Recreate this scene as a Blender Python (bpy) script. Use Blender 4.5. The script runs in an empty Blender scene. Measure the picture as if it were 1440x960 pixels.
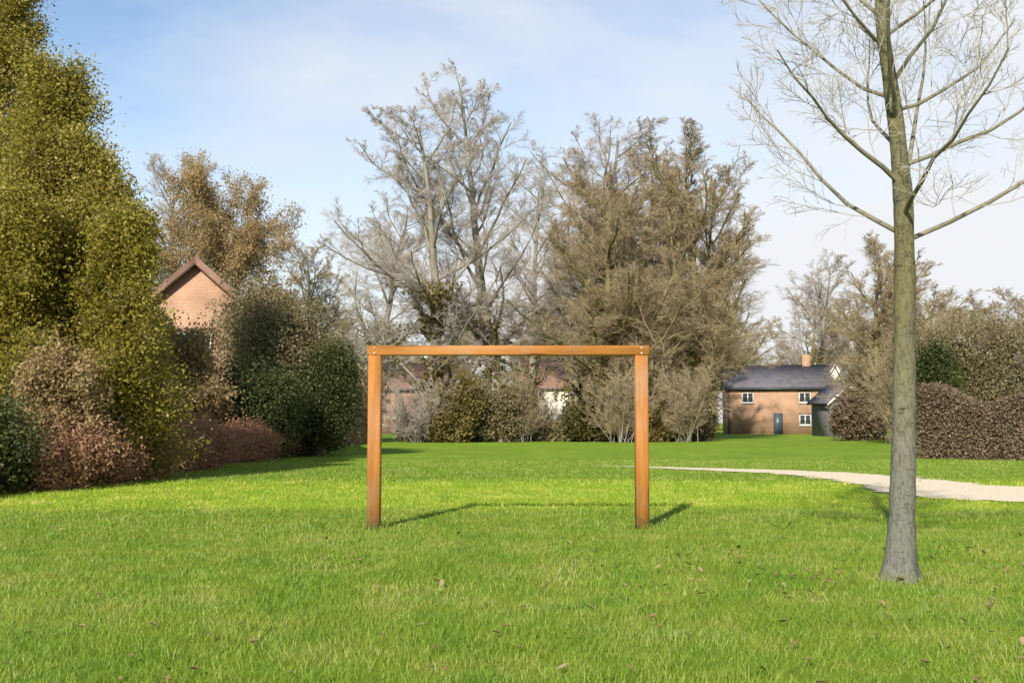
import bpy, math, random
import numpy as np
from mathutils import Vector, Matrix

# ------------------------------------------------------------------ camera, sky, sun, exposure
S = bpy.context.scene
COL = S.collection
R = math.radians
F = 1544.0                      # focal length in pixels of a 1440 wide picture
EYE = 1.2
PITCH = math.atan((593 - 480) / F)
cam = bpy.data.cameras.new('camera')
cam.sensor_width = 36.0
cam.lens = 36.0 * F / 1440.0
cam.clip_start = 0.05
cam.clip_end = 3000
camo = bpy.data.objects.new('camera', cam)
COL.objects.link(camo)
camo.location = (0, 0, EYE)
camo.rotation_euler = (R(90) + PITCH, 0, 0)
S.camera = camo
S.render.resolution_x, S.render.resolution_y = 1024, 682

SUN_EL = R(30)
SUN_AZ = R(-162.5)                # from +Y towards +X: behind the camera, to the left
sd = Vector((math.sin(SUN_AZ) * math.cos(SUN_EL), math.cos(SUN_AZ) * math.cos(SUN_EL), math.sin(SUN_EL)))
sun = bpy.data.lights.new('sun', 'SUN')
sun.energy = 4.6
sun.angle = R(0.9)
sun.color = (1.0, 0.93, 0.82)
suno = bpy.data.objects.new('sun', sun)
COL.objects.link(suno)
suno.rotation_euler = sd.to_track_quat('Z', 'Y').to_euler()

w = bpy.data.worlds.new('World')
S.world = w
w.use_nodes = True
nt = w.node_tree
nt.nodes.clear()
def wn(t, **k):
    n = nt.nodes.new(t)
    for a, b in k.items(): setattr(n, a, b)
    return n
out = wn('ShaderNodeOutputWorld'); bg = wn('ShaderNodeBackground')
sky = wn('ShaderNodeTexSky', sky_type='NISHITA', sun_disc=False)
sky.sun_elevation = SUN_EL
sky.sun_rotation = SUN_AZ
sky.air_density = 1.0; sky.dust_density = 0.15; sky.ozone_density = 1.2
tc = wn('ShaderNodeTexCoord')
sep = wn('ShaderNodeSeparateXYZ')
nt.links.new(tc.outputs['Generated'], sep.inputs[0])
mp = wn('ShaderNodeMapping'); mp.inputs['Scale'].default_value = (1.0, 1.0, 2.6)
mp.inputs['Location'].default_value = (3.1, 0.4, 1.7)
nt.links.new(tc.outputs['Generated'], mp.inputs['Vector'])
nz = wn('ShaderNodeTexNoise'); nz.inputs['Scale'].default_value = 3.2; nz.inputs['Detail'].default_value = 9; nz.inputs['Roughness'].default_value = 0.56
nz.inputs['Distortion'].default_value = 0.25
nt.links.new(mp.outputs[0], nz.inputs['Vector'])
def math_(op, a, b=None, c=None):
    n = wn('ShaderNodeMath', operation=op)
    for i, v in enumerate((a, b, c)):
        if v is None: continue
        if isinstance(v, (int, float)): n.inputs[i].default_value = v
        else: nt.links.new(v, n.inputs[i])
    return n.outputs[0]
# more cloud towards the east (right) and towards the horizon
bias = math_('ADD', math_('MULTIPLY', sep.outputs['X'], 0.50), math_('MULTIPLY_ADD', sep.outputs['Z'], -1.15, 0.13))
dens = math_('ADD', nz.outputs['Fac'], bias)
rmp = wn('ShaderNodeValToRGB')
rmp.color_ramp.elements[0].position = 0.0; rmp.color_ramp.elements[0].color = (0.0, 0.0, 0.0, 1)
rmp.color_ramp.elements[1].position = 0.60; rmp.color_ramp.elements[1].color = (1, 1, 1, 1)
nt.links.new(dens, rmp.inputs[0])
CLOUD = 4.9
mix = wn('ShaderNodeMix', data_type='RGBA')
nt.links.new(rmp.outputs[0], mix.inputs['Factor'])
nt.links.new(sky.outputs[0], mix.inputs['A'])
mix.inputs['B'].default_value = (CLOUD, CLOUD * 1.02, CLOUD * 1.06, 1)
nt.links.new(mix.outputs['Result'], bg.inputs['Color'])
bg.inputs['Strength'].default_value = 0.104
nt.links.new(bg.outputs[0], out.inputs[0])

S.view_settings.view_transform = 'Standard'
S.view_settings.look = 'None'
S.view_settings.exposure = 0.80
S.view_settings.gamma = 1.0
S.view_settings.use_curve_mapping = False

# ------------------------------------------------------------------ helpers
rng = np.random.default_rng(7)
def X_at(px, D): return (px - 720) / F * D / math.cos(PITCH)
def Z_at(py, D):
    y = (480 - py) / F
    return EYE + D * (math.sin(PITCH) + y * math.cos(PITCH)) / (math.cos(PITCH) - y * math.sin(PITCH))

class MB:
    """collects quads and triangles, then links them as one mesh object"""
    def __init__(self): self.v = []; self.q = []; self.t = []; self.n = 0
    def add(self, v, q=None, t=None):
        v = np.asarray(v, dtype=np.float32).reshape(-1, 3)
        if q is not None and len(q): self.q.append(np.asarray(q, dtype=np.int32).reshape(-1, 4) + self.n)
        if t is not None and len(t): self.t.append(np.asarray(t, dtype=np.int32).reshape(-1, 3) + self.n)
        self.v.append(v); self.n += len(v)
        return self
    def mesh(self, name, mats, smooth=False):
        me = bpy.data.meshes.new(name)
        v = np.concatenate(self.v) if self.v else np.zeros((0, 3), np.float32)
        q = np.concatenate(self.q) if self.q else np.zeros((0, 4), np.int32)
        t = np.concatenate(self.t) if self.t else np.zeros((0, 3), np.int32)
        me.vertices.add(len(v)); me.vertices.foreach_set('co', v.ravel())
        loops = np.concatenate([q.ravel(), t.ravel()])
        me.loops.add(len(loops)); me.loops.foreach_set('vertex_index', loops)
        starts = np.concatenate([np.arange(len(q)) * 4, len(q) * 4 + np.arange(len(t)) * 3])
        me.polygons.add(len(starts)); me.polygons.foreach_set('loop_start', starts.astype(np.int32))
        me.update(calc_edges=True)
        if smooth: me.polygons.foreach_set('use_smooth', np.ones(len(starts), dtype=bool))
        for m in (mats if isinstance(mats, (list, tuple)) else [mats]): me.materials.append(m)
        me.validate()
        return me
    def build(self, name, mats, parent=None, smooth=False):
        o = bpy.data.objects.new(name, self.mesh(name, mats, smooth))
        COL.objects.link(o)
        if parent is not None: o.parent = parent
        return o
    def box(self, x0, x1, y0, y1, z0, z1):
        v = [(x, y, z) for z in (z0, z1) for y in (y0, y1) for x in (x0, x1)]
        return self.add(v, [(0, 2, 3, 1), (4, 5, 7, 6), (0, 1, 5, 4), (2, 6, 7, 3), (0, 4, 6, 2), (1, 3, 7, 5)])
    def prism(self, pts, axis, a, b):
        """extrude a 2D outline between a and b along an axis ('x','y','z')"""
        def P(p, h):
            return {'x': (h, p[0], p[1]), 'y': (p[0], h, p[1]), 'z': (p[0], p[1], h)}[axis]
        n = len(pts)
        v = [P(p, a) for p in pts] + [P(p, b) for p in pts]
        q = [(i, (i + 1) % n, n + (i + 1) % n, n + i) for i in range(n)]
        t = [(0, i + 1, i) for i in range(1, n - 1)] + [(n, n + i, n + i + 1) for i in range(1, n - 1)]
        return self.add(v, q, t)

def tag(o, label=None, cat=None, group=None, kind=None):
    if label: o['label'] = label
    if cat: o['category'] = cat
    if group: o['group'] = group
    if kind: o['kind'] = kind
    return o
def empty(name, loc, rz=0.0):
    o = bpy.data.objects.new(name, None)
    COL.objects.link(o); o.location = loc; o.rotation_euler = (0, 0, rz)
    o.empty_display_size = 0.3
    return o
def copy_tree(o, parent=None):
    c = o.copy(); COL.objects.link(c)
    if parent is not None: c.parent = parent
    for ch in [k for k in o.children]: copy_tree(ch, c)
    return c

# ------------------------------------------------------------------ materials
def mat(name, rough=0.8, spec=0.3):
    m = bpy.data.materials.new(name); m.use_nodes = True
    b = m.node_tree.nodes['Principled BSDF']
    b.inputs['Roughness'].default_value = rough
    b.inputs['Specular IOR Level'].default_value = spec
    return m, m.node_tree, b
def ramp(t, stops):
    r = t.nodes.new('ShaderNodeValToRGB')
    e = r.color_ramp.elements
    while len(e) < len(stops): e.new(0.5)
    for i, (p, c) in enumerate(stops): e[i].position = p; e[i].color = (*c, 1)
    return r
def noise(t, scale, detail=5, rough=0.55, coord='Object', vscale=None):
    tc = t.nodes.new('ShaderNodeTexCoord'); n = t.nodes.new('ShaderNodeTexNoise')
    n.inputs['Scale'].default_value = scale; n.inputs['Detail'].default_value = detail; n.inputs['Roughness'].default_value = rough
    src = tc.outputs[coord]
    if vscale:
        mp = t.nodes.new('ShaderNodeMapping'); mp.inputs['Scale'].default_value = vscale
        t.links.new(src, mp.inputs['Vector']); src = mp.outputs[0]
    t.links.new(src, n.inputs['Vector'])
    return n
def bump(t, b, h, strength, dist):
    k = t.nodes.new('ShaderNodeBump'); k.inputs['Strength'].default_value = strength; k.inputs['Distance'].default_value = dist
    t.links.new(h, k.inputs['Height']); t.links.new(k.outputs[0], b.inputs['Normal'])
def simple(name, c1, c2, scale=4, rough=0.8, spec=0.3, bs=0.0, bd=0.02, vscale=None, detail=6):
    m, t, b = mat(name, rough, spec)
    n = noise(t, scale, detail, vscale=vscale)
    r = ramp(t, [(0.3, c1), (0.7, c2)])
    t.links.new(n.outputs['Fac'], r.inputs[0]); t.links.new(r.outputs[0], b.inputs['Base Color'])
    if bs: bump(t, b, n.outputs['Fac'], bs, bd)
    return m
def leaf_mat(name, cols, transl=0.3, rough=0.55, big=0.35, post=None):
    """leaf colour differs from leaf to leaf and from bough to bough"""
    m, t, b = mat(name, rough, 0.25)
    g = t.nodes.new('ShaderNodeNewGeometry')
    n = noise(t, big, 3)
    mx = t.nodes.new('ShaderNodeMath'); mx.operation = 'MULTIPLY_ADD'
    t.links.new(n.outputs['Fac'], mx.inputs[0]); mx.inputs[1].default_value = 1.1
    sc = t.nodes.new('ShaderNodeMath'); sc.operation = 'MULTIPLY_ADD'
    t.links.new(g.outputs['Random Per Island'], sc.inputs[0]); sc.inputs[1].default_value = 0.6; sc.inputs[2].default_value = -0.35
    t.links.new(sc.outputs[0], mx.inputs[2])
    r = ramp(t, [(i / (len(cols) - 1) * 0.8 + 0.1, c) for i, c in enumerate(cols)])
    t.links.new(mx.outputs[0], r.inputs[0])
    cout = post(t, r.outputs[0]) if post else r.outputs[0]
    t.links.new(cout, b.inputs['Base Color'])
    tr = t.nodes.new('ShaderNodeBsdfTranslucent'); t.links.new(cout, tr.inputs['Color'])
    ms = t.nodes.new('ShaderNodeMixShader'); ms.inputs[0].default_value = transl
    o = t.nodes['Material Output']
    t.links.new(b.outputs[0], ms.inputs[1]); t.links.new(tr.outputs[0], ms.inputs[2]); t.links.new(ms.outputs[0], o.inputs['Surface'])
    return m
def brick_mat(name, c1, c2, mortar, scale=1.0):
    m, t, b = mat(name, 0.9, 0.2)
    tc = t.nodes.new('ShaderNodeTexCoord'); mp = t.nodes.new('ShaderNodeMapping')
    sp = t.nodes.new('ShaderNodeSeparateXYZ'); ad = t.nodes.new('ShaderNodeMath'); cb = t.nodes.new('ShaderNodeCombineXYZ')
    t.links.new(tc.outputs['Object'], sp.inputs[0])
    t.links.new(sp.outputs['X'], ad.inputs[0]); t.links.new(sp.outputs['Y'], ad.inputs[1])
    t.links.new(ad.outputs[0], cb.inputs['X']); t.links.new(sp.outputs['Z'], cb.inputs['Y'])
    br = t.nodes.new('ShaderNodeTexBrick')
    br.inputs['Scale'].default_value = 4.4 * scale
    br.inputs['Color1'].default_value = (*c1, 1); br.inputs['Color2'].default_value = (*c2, 1); br.inputs['Mortar'].default_value = (*mortar, 1)
    br.inputs['Mortar Size'].default_value = 0.03
    t.links.new(cb.outputs[0], br.inputs['Vector'])
    n = noise(t, 1.3, 6)
    mx = t.nodes.new('ShaderNodeMix'); mx.data_type = 'RGBA'; mx.blend_type = 'MULTIPLY'; mx.inputs['Factor'].default_value = 0.7
    r = ramp(t, [(0.3, (0.62, 0.6, 0.55)), (0.65, (1.1, 1.05, 1))])
    t.links.new(n.outputs['Fac'], r.inputs[0]); t.links.new(br.outputs['Color'], mx.inputs['A']); t.links.new(r.outputs[0], mx.inputs['B'])
    t.links.new(mx.outputs['Result'], b.inputs['Base Color'])
    bump(t, b, br.outputs['Fac'], -0.4, 0.01)
    return m

M = {}
def timber(name, vs, muddy=False):
    m, t, b = mat(name, 0.6, 0.3)
    n = noise(t, 9, 7, 0.6, vscale=vs); n2 = noise(t, 26, 6, 0.7, vscale=tuple(v if v == 1 else v * 0.4 for v in vs)); n3 = noise(t, 1.6, 5)
    r = ramp(t, [(0.3, (0.22, 0.083, 0.015)), (0.55, (0.335, 0.136, 0.026)), (0.75, (0.44, 0.195, 0.044))])
    t.links.new(n.outputs['Fac'], r.inputs[0])
    cr = ramp(t, [(0.36, (0.25, 0.2, 0.18)), (0.43, (1, 1, 1))]); t.links.new(n2.outputs['Fac'], cr.inputs[0])
    a = t.nodes.new('ShaderNodeMix'); a.data_type = 'RGBA'; a.blend_type = 'MULTIPLY'; a.inputs['Factor'].default_value = 0.85
    t.links.new(r.outputs[0], a.inputs['A']); t.links.new(cr.outputs[0], a.inputs['B'])
    wr = ramp(t, [(0.50, (0, 0, 0)), (0.68, (0.65, 0.65, 0.65))]); t.links.new(n3.outputs['Fac'], wr.inputs[0])
    w2 = t.nodes.new('ShaderNodeMix'); w2.data_type = 'RGBA'; t.links.new(wr.outputs[0], w2.inputs['Factor'])
    t.links.new(a.outputs['Result'], w2.inputs['A']); w2.inputs['B'].default_value = (0.30, 0.19, 0.105, 1)
    outc = w2.outputs['Result']
    if muddy:      # splashed mud on the feet of the posts
        tcz = t.nodes.new('ShaderNodeTexCoord'); spz = t.nodes.new('ShaderNodeSeparateXYZ'); t.links.new(tcz.outputs['Object'], spz.inputs[0])
        n6 = noise(t, 22, 6, 0.7); mm = t.nodes.new('ShaderNodeMath'); mm.operation = 'MULTIPLY_ADD'
        t.links.new(n6.outputs['Fac'], mm.inputs[0]); mm.inputs[1].default_value = 0.55; t.links.new(spz.outputs['Z'], mm.inputs[2])
        mr = ramp(t, [(0.30, (0.85, 0.85, 0.85)), (0.47, (0, 0, 0))]); t.links.new(mm.outputs[0], mr.inputs[0])
        w3 = t.nodes.new('ShaderNodeMix'); w3.data_type = 'RGBA'; t.links.new(mr.outputs[0], w3.inputs['Factor'])
        t.links.new(outc, w3.inputs['A']); w3.inputs['B'].default_value = (0.115, 0.085, 0.05, 1); outc = w3.outputs['Result']
    t.links.new(outc, b.inputs['Base Color'])
    bump(t, b, n2.outputs['Fac'], 0.7, 0.008)
    return m
M['timber'] = timber('orange_timber', (1, 1, 0.10), True); M['timber_bar'] = timber('orange_timber_bar', (0.10, 1, 1))
M['bolt'] = simple('zinc_bolt', (0.3, 0.3, 0.3), (0.45, 0.44, 0.42), 20, 0.4, 0.6)
M['bark_grey'] = simple('grey_bark', (0.13, 0.115, 0.085), (0.27, 0.245, 0.20), 3, 0.9, 0.15, 0.6, 0.05, (1, 1, 0.3))
M['twig_grey'] = simple('grey_twigs', (0.29, 0.25, 0.21), (0.42, 0.365, 0.305), 0.6, 0.85, 0.2)
M['twig_brown'] = simple('brown_twigs', (0.25, 0.192, 0.11), (0.36, 0.282, 0.17), 0.6, 0.85, 0.2)
M['bark_olive'] = simple('olive_bark', (0.10, 0.09, 0.038), (0.20, 0.18, 0.07), 3, 0.9, 0.15, 0.6, 0.04, (1, 1, 0.3))
M['ivy'] = leaf_mat('ivy_leaves', [(0.11, 0.098, 0.012), (0.22, 0.192, 0.022), (0.34, 0.288, 0.050), (0.46, 0.38, 0.16)], 0.5)
M['ivy_far'] = leaf_mat('far_ivy_leaves', [(0.12, 0.096, 0.026), (0.19, 0.15, 0.045), (0.25, 0.20, 0.08)], 0.4)
M['tan_leaf'] = leaf_mat('tan_leaves', [(0.21, 0.15, 0.062), (0.33, 0.235, 0.105), (0.43, 0.31, 0.165)], 0.4)
M['evergreen'] = leaf_mat('dark_evergreen_leaves', [(0.025, 0.036, 0.008), (0.05, 0.064, 0.014), (0.085, 0.092, 0.03)], 0.2)
M['evergreen_far'] = leaf_mat('far_evergreen_leaves', [(0.06, 0.055, 0.014), (0.10, 0.088, 0.026), (0.14, 0.12, 0.045)], 0.3)
M['grey_green'] = leaf_mat('grey_green_leaves', [(0.13, 0.108, 0.048), (0.20, 0.165, 0.080), (0.27, 0.22, 0.13)], 0.35)
M['beech'] = leaf_mat('brown_beech_leaves', [(0.10, 0.072, 0.042), (0.175, 0.125, 0.075), (0.26, 0.19, 0.125)], 0.3)
M['russet'] = leaf_mat('russet_leaves', [(0.20, 0.10, 0.058), (0.32, 0.165, 0.105), (0.40, 0.24, 0.12)], 0.35)
M['brick'] = brick_mat('orange_brick', (0.37, 0.20, 0.115), (0.31, 0.16, 0.09), (0.40, 0.33, 0.26))
M['brick_red'] = brick_mat('red_brick', (0.30, 0.135, 0.095), (0.23, 0.10, 0.072), (0.32, 0.28, 0.24))
M['slate'] = simple('slate_roof', (0.075, 0.07, 0.08), (0.13, 0.12, 0.13), 2, 0.7, 0.3, 0.3, 0.02)
M['tile'] = simple('brown_roof_tiles', (0.15, 0.085, 0.06), (0.22, 0.13, 0.095), 2, 0.8, 0.2, 0.3, 0.02)
M['render'] = simple('cream_render', (0.48, 0.44, 0.37), (0.58, 0.54, 0.46), 1.2, 0.9, 0.2)
M['white'] = simple('white_paint', (0.50, 0.49, 0.46), (0.62, 0.61, 0.58), 2, 0.5, 0.4)
M['door'] = simple('dark_door_paint', (0.04, 0.05, 0.07), (0.06, 0.07, 0.09), 2, 0.4, 0.5)
M['grey_board'] = simple('grey_boards', (0.10, 0.10, 0.115), (0.15, 0.15, 0.165), 3, 0.7, 0.3, 0.3, 0.01, (6, 6, 0.4))
def glass():
    m, t, b = mat('window_glass', 0.08, 0.6)
    b.inputs['Base Color'].default_value = (0.03, 0.035, 0.04, 1)
    return m
M['glass'] = glass()
M['gravel'] = simple('pale_gravel', (0.44, 0.36, 0.25), (0.80, 0.68, 0.50), 22, 0.95, 0.2, 0.4, 0.01)

# ------------------------------------------------------------------ ground
def mottled(t, col):
    """patches of moss and clover, and one lighter, yellower strip tinted across the lawn"""
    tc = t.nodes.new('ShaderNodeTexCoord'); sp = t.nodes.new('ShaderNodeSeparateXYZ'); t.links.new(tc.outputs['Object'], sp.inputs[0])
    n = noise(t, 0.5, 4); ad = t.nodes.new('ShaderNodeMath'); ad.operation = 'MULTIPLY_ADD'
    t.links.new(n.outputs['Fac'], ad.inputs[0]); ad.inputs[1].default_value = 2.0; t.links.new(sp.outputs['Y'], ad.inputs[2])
    r = ramp(t, [(0.0, (1, 1, 1)), (0.397, (1, 1, 1)), (0.42, (1.42, 1.36, 1.05)), (0.565, (1.42, 1.36, 1.05)), (0.61, (0.93, 0.98, 0.95)), (1.0, (1.05, 1.08, 1.1))])  # tint by distance: one lighter, yellower strip, slightly darker just beyond it
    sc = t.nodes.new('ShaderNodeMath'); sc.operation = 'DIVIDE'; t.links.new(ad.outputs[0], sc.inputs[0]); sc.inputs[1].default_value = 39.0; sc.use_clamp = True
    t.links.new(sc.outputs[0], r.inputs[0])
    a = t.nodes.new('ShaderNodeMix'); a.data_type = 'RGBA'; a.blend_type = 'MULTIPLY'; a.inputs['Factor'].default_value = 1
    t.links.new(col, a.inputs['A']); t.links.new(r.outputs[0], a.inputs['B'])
    n2 = noise(t, 1.7, 5, 0.62)
    r2 = ramp(t, [(0.26, (0.50, 0.66, 0.50)), (0.40, (0.80, 0.95, 0.95)), (0.53, (0.97, 1.0, 1.0)), (0.64, (1.22, 1.08, 1.7)), (0.76, (1.45, 1.10, 2.6))])
    t.links.new(n2.outputs['Fac'], r2.inputs[0])
    e = t.nodes.new('ShaderNodeMix'); e.data_type = 'RGBA'; e.blend_type = 'MULTIPLY'; e.inputs['Factor'].default_value = 1
    t.links.new(a.outputs['Result'], e.inputs['A']); t.links.new(r2.outputs[0], e.inputs['B'])
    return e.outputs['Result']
def lawn_material():
    m, t, b = mat('lawn', 0.9, 0.1)
    n1 = noise(t, 0.35, 6, 0.6); n2 = noise(t, 3.2, 5, 0.65); n3 = noise(t, 40, 4, 0.7, vscale=(1, 1, 1))
    r1 = ramp(t, [(0.3, (0.155, 0.235, 0.018)), (0.55, (0.20, 0.285, 0.022)), (0.75, (0.255, 0.33, 0.030))])
    t.links.new(n1.outputs['Fac'], r1.inputs[0])
    r2 = ramp(t, [(0.25, (0.55, 0.6, 0.5)), (0.5, (0.95, 0.95, 0.95)), (0.78, (1.25, 1.15, 1.3))])
    t.links.new(n2.outputs['Fac'], r2.inputs[0])
    r3 = ramp(t, [(0.3, (0.55, 0.6, 0.5)), (0.7, (1.25, 1.2, 1.2))])
    t.links.new(n3.outputs['Fac'], r3.inputs[0])
    a = t.nodes.new('ShaderNodeMix'); a.data_type = 'RGBA'; a.blend_type = 'MULTIPLY'; a.inputs['Factor'].default_value = 0.7
    t.links.new(r1.outputs[0], a.inputs['A']); t.links.new(r2.outputs[0], a.inputs['B'])
    c = t.nodes.new('ShaderNodeMix'); c.data_type = 'RGBA'; c.blend_type = 'MULTIPLY'; c.inputs['Factor'].default_value = 0.6
    t.links.new(a.outputs['Result'], c.inputs['A']); t.links.new(r3.outputs[0], c.inputs['B'])
    t.links.new(mottled(t, c.outputs['Result']), b.inputs['Base Color'])
    bump(t, b, n3.outputs['Fac'], 0.8, 0.04)
    return m
M['lawn'] = lawn_material()
def ground_h(x, y):
    return 0.05 * np.sin(x * 0.11 + 1.3) * np.sin(y * 0.083) * np.clip((y - 6) / 20, 0, 1)
def build_ground():
    xs = np.concatenate([[-900, -400, -200, -120], np.linspace(-80, 80, 161), [120, 200, 400, 900]])
    ys = np.concatenate([[-200, -80, -30], np.linspace(-10, 140, 151), [180, 260, 400, 700, 1200]])
    gx, gy = np.meshgrid(xs, ys)
    v = np.stack([gx, gy, ground_h(gx, gy)], -1).reshape(-1, 3)
    nx = len(xs); i = np.arange(len(ys) - 1)[:, None] * nx + np.arange(nx - 1)[None]
    q = np.stack([i, i + 1, i + nx + 1, i + nx], -1).reshape(-1, 4)
    o = MB().add(v, q).build('ground', M['lawn'], smooth=True)
    tag(o, kind='structure')
build_ground()

def path_half(y): return np.interp(y, (17.0, 18.6, 20, 24, 26.6, 28.4, 29.2), (2.4, 2.3, 1.2, 1.0, 0.75, 0.3, 0.02))
def build_path():
    ctr = np.array([(30, 13), (20, 15.2), (14, 16.4), (9.4, 17.4), (7.7, 19), (7.5, 22), (6.9, 25), (4.8, 27.0), (3.4, 28.3), (2.0, 29.4)], float)
    # smooth the line
    tt = np.linspace(0, len(ctr) - 1, 420); k = np.arange(len(ctr))
    px = np.interp(tt, k, ctr[:, 0]); py = np.interp(tt, k, ctr[:, 1])
    ker = np.ones(41) / 41
    px = np.convolve(np.pad(px, 20, mode='edge'), ker, 'valid'); py = np.convolve(np.pad(py, 20, mode='edge'), ker, 'valid')
    d = np.stack([np.gradient(px), np.gradient(py)], -1); d /= np.linalg.norm(d, axis=1)[:, None]
    nrm = np.stack([-d[:, 1], d[:, 0]], -1)
    wv = np.random.default_rng(3)
    offs = np.linspace(-1, 1, 7)
    V = []
    for i in range(len(px)):
        for j, o in enumerate(offs):
            base = float(path_half(py[i]))
            wdt = max(0.02, base + ((wv.normal() * 0.07 + 0.16 * math.sin(i * 0.31 + j) * math.sin(i * 0.083)) * min(1, base) if j in (0, 6) else 0))
            x, y = px[i] + nrm[i, 0] * o * wdt, py[i] + nrm[i, 1] * o * wdt
            V.append((x, y, float(ground_h(x, y)) + 0.016))
    q = [(i * 7 + j, i * 7 + j + 1, (i + 1) * 7 + j + 1, (i + 1) * 7 + j) for i in range(len(px) - 1) for j in range(6)]
    tag(MB().add(V, q).build('path', M['gravel'], smooth=True), kind='structure')
    return np.stack([px, py], -1)
PATH = build_path()

def build_grass():
    g = np.random.default_rng(11)
    V = []
    # rows of blades: (y0, y1, half width factor, blades per m2, height, width)
    for y0, y1, dens, h, wd in ((3.6, 7.5, 2600, 0.050, 0.0042), (7.5, 12, 1500, 0.050, 0.0055), (12, 20, 600, 0.050, 0.008), (20, 34, 200, 0.05, 0.013)):
        hw = 0.55 * y1 + 1.2
        n = int((y1 - y0) * 2 * hw * dens)
        x = g.uniform(-hw, hw, n); y = g.uniform(y0, y1, n)
        keep = np.abs(x) < 0.52 * y + 1.2
        x, y = x[keep], y[keep]
        dmin = np.min(np.hypot(x[:, None] - PATH[None, ::3, 0], y[:, None] - PATH[None, ::3, 1]), axis=1) if y1 > 12 else np.full(len(x), 9.0)
        k = dmin > path_half(y) - 0.08
        x, y = x[k], y[k]; n = len(x)
        clump = 0.5 + 0.5 * np.sin(x * 2.1 + 1.7 * np.sin(y * 1.3)) * np.sin(y * 2.7 + 1.1 * np.sin(x * 1.9))
        tuft = np.clip(np.sin(x * 5.3 + 2.2 * np.sin(y * 3.1)) * np.sin(y * 6.1 + 1.9 * np.sin(x * 4.3)) - 0.35, 0, 1)
        hh = h * (0.42 + 0.55 * g.random(n) + 0.55 * clump * g.random(n) + 1.5 * tuft * g.random(n))
        for ox, oy, rr in ((X_at(1258, 8.45), 8.45, 0.30), (X_at(528, 12.4), 12.4, 0.17), (X_at(901, 12.4), 12.4, 0.17)):
            hh = hh * (1 + 1.1 * np.exp(-(np.hypot(x - ox, y - oy) / rr) ** 2))
        a = g.uniform(0, 2 * np.pi, n); la = g.uniform(0, 2 * np.pi, n); ln = hh * g.uniform(0.2, 1.0, n)
        z = ground_h(x, y) - 0.004
        wv = wd * g.uniform(0.7, 1.3, n)
        dx, dy = np.cos(a) * wv / 2, np.sin(a) * wv / 2
        p0 = np.stack([x - dx, y - dy, z], -1); p1 = np.stack([x + dx, y + dy, z], -1)
        mx, my = x + np.cos(la) * ln * 0.35, y + np.sin(la) * ln * 0.35
        p2 = np.stack([mx + dx * .8, my + dy * .8, z + hh * 0.6], -1); p3 = np.stack([mx - dx * .8, my - dy * .8, z + hh * 0.6], -1)
        p4 = np.stack([x + np.cos(la) * ln, y + np.sin(la) * ln, z + hh], -1)
        V.append(np.stack([p0, p1, p2, p3, p4], 1))
    V = np.concatenate(V); n = len(V)
    b = np.arange(n) * 5
    mb = MB().add(V.reshape(-1, 3), np.stack([b, b + 1, b + 2, b + 3], -1), np.stack([b + 3, b + 2, b + 4], -1))
    m = leaf_mat('grass_blades', [(0.12, 0.19, 0.018), (0.19, 0.268, 0.024), (0.26, 0.32, 0.038), (0.38, 0.35, 0.12)], 0.35, 0.5, 0.9, post=mottled)
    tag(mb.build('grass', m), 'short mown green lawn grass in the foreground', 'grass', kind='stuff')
build_grass()

def build_fallen_leaves():
    g = np.random.default_rng(19); n = 520
    y = 4 + 24 * g.random(n) ** 1.5; x = g.uniform(-0.52, 0.52, n) * y
    k = g.random(n) < 0.4
    x = np.where(k, X_at(1258, 8.45) + g.normal(0, 1.6, n), x); y = np.where(k, 8.4 + g.normal(0, 1.4, n), y)
    V = []; Q = []
    for i in range(n):
        s = g.uniform(0.018, 0.036); a = g.uniform(0, 6.28); c = g.uniform(0.2, 0.7)
        pts = [(-1, 0, 0.1), (-0.3, -0.5, c * .5), (-0.3, 0.5, c * .6), (0.4, -0.45, c * .4), (0.4, 0.45, c * .7), (1, 0, c * .3), (-0.3, 0, 0), (0.4, 0, 0)]
        tilt = g.normal(0, 0.35); b = len(V)
        for p in pts:
            px_, py_, pz_ = p[0] * s, p[1] * s, p[2] * s + p[0] * s * tilt
            V.append((x[i] + px_ * math.cos(a) - py_ * math.sin(a), y[i] + px_ * math.sin(a) + py_ * math.cos(a), 0.035 + pz_ + float(ground_h(x[i], y[i]))))
        Q += [(b, b + 1, b + 6, b + 2), (b + 1, b + 3, b + 7, b + 6), (b + 6, b + 7, b + 4, b + 2), (b + 3, b + 5, b + 4, b + 7)]
    m = leaf_mat('fallen_leaves', [(0.14, 0.085, 0.04), (0.26, 0.17, 0.085), (0.40, 0.30, 0.17)], 0.2)
    tag(MB().add(V, Q).build('leaf_litter', m), 'dry brown fallen leaves scattered over the lawn', 'leaves', kind='stuff')
build_fallen_leaves()

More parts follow.
